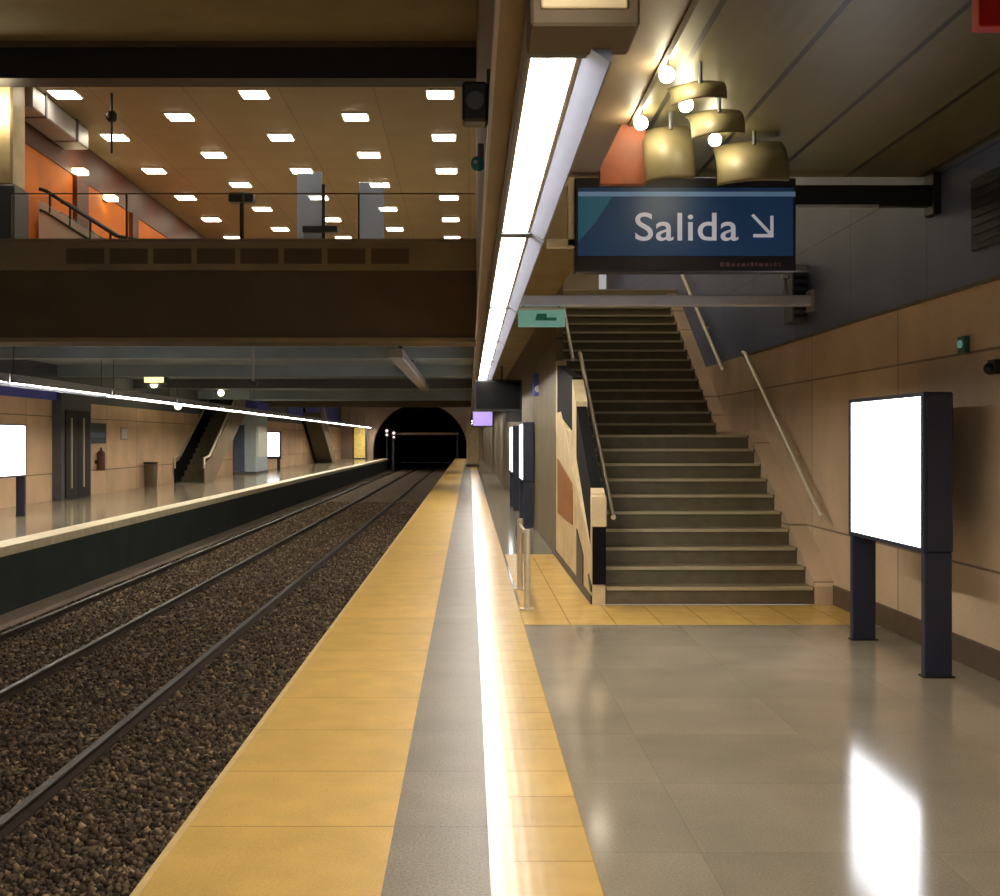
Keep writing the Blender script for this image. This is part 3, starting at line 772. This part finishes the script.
o = copy_tree(proto); o.location = (2.2, 14.2, CONC); o['label'] = 'square ceiling light above the middle of the stairs'; o['group'] = 'lights above the stair head'
for (X, D, z, lb) in ((-6.72, 16.2, 6.25, 'small lamp added on the cream concourse column to light its front'), (-6.78, 19.9, 6.2, 'small lamp standing in for a ceiling light, midway along the orange wall'), (-6.78, 21.6, 6.1, 'small lamp standing in for a ceiling light, farther along the orange wall')):
    t = thing('stand_in_lamp', lb, 'lamp', (X, D, z), 'stand-in lamps on the orange wall')  # stand-ins for the outermost ceiling lights, front one placed to light the column
    MB().box(X, X + .22, D - .12, D + .12, z - .04, z + .04, .01).build('lamp_glass', 'added_lamp' if D < 17 else 'smallbulb', t)
    MB().box(X - .02, X + .02, D - .10, D + .14, z - .06, z + .07, .006).build('wall_plate', 'dgrey', t)
t = thing('concourse_column', 'cream column with dark foot at the left end of the concourse', 'column', (-6.75, 16.6, MEZ))
MB().box(-7.2, -6.44, 16.35, 16.85, 5.2, CONC, .03).build('shaft', 'cream', t)
MB().box(-7.24, -6.40, 16.32, 16.88, MEZ, 5.2, .02).build('dark_foot', 'dgrey', t)
t = thing('reflection_box', 'grey box standing in for a ceiling reflection above the orange wall', 'duct', (-6.3, 18, CONC))
MB().box(-6.77, -6.36, 16.9, 19.4, 6.45, 6.78, .02).build('duct_body', 'grey', t)  # grey body put in place of a pale reflection on the ceiling
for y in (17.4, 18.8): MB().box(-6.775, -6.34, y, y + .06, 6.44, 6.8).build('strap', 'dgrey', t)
for (a, b) in ((19.9, 20.5), (23.2, 23.6)): trim(box(-6.8, -6.72, a, b, MEZ + .02, 6.15), 'redbrown')
# glass balustrade on the fascia
t = thing('glass_balustrade', 'glass balustrade with thin dark rail along the concourse edge', 'balustrade', (-3, 16.2, 4.36))
MB().tube([(-6.4, 16.2, 5.04), (.08, 16.2, 5.04)], .010, 10).build('top_rail', 'dkbeam', t)
for k in range(4):
    x0 = -6.38 + k * 1.62
    MB().box(x0, x0 + 1.56, 16.194, 16.206, 4.40, 5.0).build('glass_panel', 'glass', t)
    MB().box(x0 - .03, x0 - .005, 16.18, 16.22, 4.36, 5.04).build('post', 'dkbeam', t)
# escalator seen over the edge
def escal():
    k_ = 18.2 / 17.28
    def g(x, z): return (x * k_, EYE + (z - EYE) * k_)
    t = thing('escalator', 'white sided escalator descending in front of the orange wall', 'escalator', (-5.9 * k_, 18.6, MEZ))
    top = [(-6.40, 5.16), (-6.30, 5.12), (-5.25, 4.45), (-5.0, 4.40)]
    prof_ = [(top[0][0] * k_, MEZ)] + [g(*p) for p in top] + [(top[-1][0] * k_, MEZ)]
    for y in (18.17, 19.15): MB().prism(prof_, 'Y', y, y + .06).build('side_panel', 'white', t)
    for y in (18.2, 19.18):
        MB().tube([(lambda q: (q[0], y, q[1]))(g(*p)) for p in ((-6.40, 5.34), (-6.30, 5.31), (-5.25, 4.64), (-4.95, 4.58), (-4.88, 4.5))], .03, 10).build('handrail', 'black', t)
        MB().tube([(lambda q: (q[0], y - .035, q[1]))(g(*p)) for p in ((-6.38, 5.02), (-6.30, 4.99), (-5.4, 4.42))], .02, 8).build('trim_strip', 'black', t)
    for k in range(6):
        x, z = g(-6.3 + k * .22, 5.0 - k * .14)
        MB().box(x, x + .22 * k_, 18.24, 19.14, MEZ, z).build('step', 'dgrey', t)
    for k in range(4):
        x, z = g(-6.25 + k * .3, 5.26 - k * .19)
        MB().box(x, x + .03, 18.17, 18.21, z - .3, z).build('stanchion', 'black', t)
escal()
t = thing('ceiling_speaker', 'black ball speaker on a thin rod below the concourse ceiling', 'speaker', (-5.4, 17.4, CONC))
MB().tube([(-5.36, 17.4, CONC), (-5.36, 17.4, 6.52)], .02, 8).build('rod', 'black', t)
MB().ball((-5.36, 17.4, 6.45), .09, 14).build('speaker_body', 'black', t)
MB().tube([(-5.36, 17.4, 6.36), (-5.36, 17.4, 5.9)], .018, 8).build('lower_rod', 'black', t)
t = thing('lamp_post', 'thin black post with a flat head standing at the concourse edge', 'post', (-3.29, 16.75, MEZ))
MB().tube([(-3.29, 16.75, MEZ), (-3.29, 16.75, 5.07)], .022, 10).build('pole', 'black', t)
MB().box(-3.46, -3.10, 16.65, 16.85, 5.02, 5.16, .02).build('head', 'black', t)
MB().tube([(-3.29, 16.75, MEZ), (-3.29, 16.75, MEZ + .03)], .12, 16).build('base', 'black', t)
for (xa, xb, ya, lb) in ((297, 322, 172, 'pale blue pane imitating a reflection, with a dark post, left of two in the concourse'), (359, 384, 182, 'pale blue pane imitating a reflection, without a post, right of two in the concourse')):
    D = 18.5  # panes stand in for reflections in the balustrade glass
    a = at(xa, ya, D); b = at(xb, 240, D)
    t = thing('reflection_pane', lb, 'imitated reflection', ((a[0] + b[0]) / 2, D, MEZ), 'imitated reflections in the concourse')
    MB().box(a[0], b[0], D, D + .03, MEZ + .05, a[2], .008).build('glass_pane', 'blue_reflection', t)
    MB().box(a[0] - .02, b[0] + .02, D - .02, D + .05, MEZ, MEZ + .06).build('base_rail', 'steel', t)
    if xa < 300:
        MB().box(b[0] + .0, b[0] + .05, D - .02, D + .04, MEZ, a[2] - .2).build('post', 'black', t)
        MB().box(b[0] - .3, b[0] + .25, D - .10, D + .05, 4.9, 5.0, .01).build('shelf', 'black', t)

# ================================================================== OPPOSITE PLATFORM
for k in range(14):
    a = 15 + k * 6
    light_module(a, a + 5.9, 'linear light over the opposite platform, %s from the near end' % (ORD + ['thirteenth', 'fourteenth'])[k], X=-8.1, z=2.64, flip=-1, group='lights along the opposite platform', em='tube_far', sof=3.6, lip=.02 if k >= 2 else 0.)
lightbox(-9.35, 22.9, 24.5, 'white light box cut by the left edge, on the opposite platform', 'opposite light boxes', 'screen_far', face=1)
def rear_lightbox():
    X, y = -10.45, 61.
    t = thing('lightbox', 'small white light box beside the pale blue kiosk across the tracks', 'light box', (X, y, 0), 'opposite light boxes')
    MB().box(X - .5, X + .55, y, y + .25, .6, 2.05, .02).build('casing', 'navy', t)
    MB().box(X - .15, X + .48, y - .02, y, .75, 1.98).build('lit_panel', 'screen_far', t)
    for x in (X - .45, X + .35): MB().box(x, x + .15, y + .05, y + .2, 0, .6).build('leg', 'navy', t)
rear_lightbox()
# lift doors on the left wall
t = thing('lift_door', 'dark metal double door in the beige wall across the tracks', 'door', (LWALL, 31.7, 0))
MB().box(LWALL, LWALL + .25, 30.6, 33.0, 0, 2.95, .01).build('surround', 'dgrey', t)
for k in range(2):
    MB().box(LWALL + .25, LWALL + .29, 30.85 + k * .98, 31.8 + k * .98, .05, 2.4).build('leaf', 'blackbeam', t)
    MB().box(LWALL + .28, LWALL + .32, 31.2 + k * .98, 31.27 + k * .98, .3, 2.2).build('pull_bar', 'steel', t)
t = thing('information_sign', 'dark blue information sign with a pale stripe on the wall across the tracks', 'sign', (LWALL, 34.2, 1.5))
MB().box(LWALL, LWALL + .05, 33.4, 35.0, 1.5, 2.1, .006).build('board', 'navy', t)
MB().box(LWALL + .05, LWALL + .06, 33.5, 34.9, 1.68, 1.82).build('pale_stripe', 'slate', t)
t = thing('fire_extinguisher', 'dull red fire extinguisher on the wall under the dark blue sign', 'extinguisher', (LWALL + .15, 34.2, .7))
MB().tube([(LWALL + .15, 34.2, .70), (LWALL + .15, 34.2, 1.22), (LWALL + .15, 34.2, 1.3)], [.12, .12, .04], 14).build('cylinder', 'redbrown', t)
MB().tube([(LWALL + .15, 34.2, 1.3), (LWALL + .15, 34.2, 1.38)], .03, 8).build('valve', 'black', t)
MB().box(LWALL, LWALL + .1, 34.1, 34.3, .9, 1.0).build('bracket', 'black', t)
t = thing('wall_notice', 'small pale notice on the beige wall right of the dark blue sign', 'notice', (LWALL, 37, 1.6))
MB().box(LWALL, LWALL + .03, 36.6, 37.3, 1.6, 2.0, .004).build('frame', 'grey', t)
MB().box(LWALL + .03, LWALL + .035, 36.65, 37.25, 1.64, 1.96).build('sheet', 'white', t)
t = thing('litter_bin', 'brown litter bin standing by the escalator across the tracks', 'bin', (-10.7, 39, 0))
MB().tube([(-10.7, 39, 0), (-10.7, 39, .75), (-10.7, 39, .8)], [.2, .23, .2], 14).build('bin_body', 'dkbeam', t)
MB().tube([(-10.7, 39, .8), (-10.7, 39, .86)], .24, 14).build('lid', 'black', t)
def far_escalator(x0, x1, y0, y1, z1, label):
    t = thing('escalator', label, 'escalator', ((x0 + x1) / 2, y0, 0), 'escalators on the opposite platform')
    dy = y1 - y0; s = 1 if dy > 0 else -1
    for x in (x0, x1):
        MB().prism([(y0 - s * .8, 0), (y0 - s * .8, .75), (y0, .85), (y1, z1 + .8), (y1, z1 - .6), (y0 + s * .6, 0)], 'X', x - .03, x + .03).build('side_panel', 'dkpanel' if x == x0 else 'soffit', t)
        MB().tube([(x, y0 - s * .9, .55), (x, y0 - s * .85, .92), (x, y0, 1.0), (x, y1, z1 + .95)], .05, 8).build('handrail', 'steel', t)
    n = 16
    for k in range(n):
        a = y0 + dy * k / n; b = y0 + dy * (k + 1) / n; z = z1 * (k + 1) / n
        MB().box(x0 + .05, x1 - .05, min(a, b), max(a, b), z - .32, z).build('step', 'riser', t)
    MB().box(x0 + .05, x1 - .05, min(y0, y0 - s * .8), max(y0, y0 - s * .8), 0, .03).build('comb_plate', 'dgrey', t)
far_escalator(-10.95, -9.85, 44, 51, 3.4, 'escalator with pale sides rising away from us across the tracks')
far_escalator(-10.9, -9.7, 83, 76, 3.4, 'distant escalator beyond the pale blue kiosk, rising towards us')
t = thing('kiosk', 'pale blue kiosk with a slate side on the opposite platform', 'kiosk', (-10.3, 55, 0))
MB().box(-10.98, -9.9, 54.0, 57.0, .1, 2.9, .03).build('body', 'paleblue', t)
MB().box(-10.95, -10.45, 53.96, 54.0, .15, 2.3).build('side_panel', 'slate', t)
MB().box(-10.98, -9.85, 53.9, 57.1, 2.9, 3.4, .02).build('canopy', 'blue', t)
MB().box(-10.98, -9.88, 53.97, 57.03, 0, .1).build('plinth', 'dgrey', t)
MB().box(-9.9, -9.88, 54.4, 56.6, .8, 2.3).build('window_panel', 'white', t)
t = thing('lit_doorway', 'pale yellow lit panel at the far end of the opposite platform', 'panel', (-9.3, 97, 0))
MB().box(-9.75, -8.55, 97, 97.3, 0, 2.75, .02).build('frame', 'dgrey', t)
MB().box(-9.6, -8.7, 96.97, 97, .1, 2.65).build('lit_face', mat('lit_yellow_face', (228, 200, 110), .5, emit=.3), t)
# lamps hung under the mezzanine
t = thing('floodlight', 'wide yellow floodlight hanging under the mezzanine over the opposite platform', 'lamp', (-9.5, 35, 3.6))
MB().box(-9.8, -9.15, 34.9, 35.3, 3.30, 3.56, .02).build('housing', 'dgrey', t)
MB().box(-9.76, -9.19, 34.87, 34.9, 3.33, 3.53).build('lit_lens', 'flood', t)
for x in (-9.7, -9.3): MB().tube([(x, 35.1, 3.56), (x, 35.1, 3.6)], .02, 8).build('hanger', 'dgrey', t)
for (px, py, D, lb) in ((154, 384, 38, 'small round lamp nearest below the yellow floodlight'), (171, 384, 39, 'small bright round lamp right of the yellow floodlight'), (221, 393, 46, 'small yellow round lamp above the pale blue kiosk'), (178, 406, 40, 'small white round lamp hanging lowest by the escalator top')):
    p = at(px, py, D)
    t = thing('spot_lamp', lb, 'lamp', (p[0], D, 3.6), 'spot lamps under the mezzanine')
    MB().ball((p[0], D, p[2]), .13, 12).build('bulb', 'smallbulb', t)
    MB().tube([(p[0], D, p[2] + .12), (p[0], D, 3.6)], .02, 8).build('hanger', 'dgrey', t)
t = thing('air_duct', 'pale grey duct running under the mezzanine above the tracks', 'duct', (-1.35, 28, 3.3))
MB().box(-1.5, -1.22, 21.5, 36, 3.12, 3.30, .02).build('duct_body', 'grey', t)
for y in (23, 27.5, 33): MB().box(-1.4, -1.32, y, y + .05, 3.3, 3.6).build('hanger', 'dgrey', t)
t = thing('hanging_pole', 'thin grey pole hanging under the mezzanine over the tracks', 'pole', (-4.5, 24, 3.6))
MB().tube([(-4.47, 24, 3.6), (-4.47, 24, 2.8)], .03, 8).build('pole', 'grey', t)
MB().box(-4.57, -4.37, 23.93, 24.07, 2.72, 2.82, .01).build('junction', 'dgrey', t)
# tunnel equipment
t = thing('cable_tray', 'pale horizontal cable tray crossing the tunnel mouth', 'cable tray', (-3, 101, 2.1))
MB().box(-6.9, -.9, 102.2, 102.4, 2.05, 2.25).build('tray', 'portal', t)
for x in (-6.8, -1.1): MB().box(x, x + .15, 102.25, 102.4, BED, 2.05).build('post', 'dgrey', t)
for (X, z, lb) in ((-7.15, 2.3, 'left pale signal lamp at the tunnel mouth'), (-6.55, 2.1, 'right pale signal lamp at the tunnel mouth')):
    t = thing('signal', lb, 'signal', (X, 101, BED), 'tunnel signals')
    MB().tube([(X, 101, BED), (X, 101, z - .3)], .05, 8).build('post', 'dgrey', t)
    MB().box(X - .2, X + .2, 100.95, 101.15, z - .5, z + .35, .02).build('signal_head', 'black', t)
    MB().ball((X, 100.94, z + .1), .13, 10).build('upper_lamp', 'signal', t)
    MB().ball((X, 100.94, z - .25), .1, 10).build('lower_lamp', 'signal', t)

# ================================================================== CAMERA, WORLD, COLOUR
cd = bpy.data.cameras.new('camera'); cam = bpy.data.objects.new('camera', cd); COL.objects.link(cam)
cam.location = (0, 0, EYE); cam.rotation_euler = (math.pi / 2, 0, 0)
cd.sensor_fit = 'HORIZONTAL'; cd.sensor_width = 36; cd.lens = 36 * F / 1000
cd.shift_x = .031; cd.shift_y = -.008
cd.clip_start = .05; cd.clip_end = 400
SC.camera = cam
w = bpy.data.worlds.new('world'); SC.world = w; w.use_nodes = True
w.node_tree.nodes['Background'].inputs[0].default_value = (.86, .84, .84, 1)
w.node_tree.nodes['Background'].inputs[1].default_value = .34
SC.view_settings.view_transform = 'Standard'; SC.view_settings.look = 'None'
SC.view_settings.gamma = 1; SC.view_settings.use_curve_mapping = False
SC.view_settings.exposure = 0.4
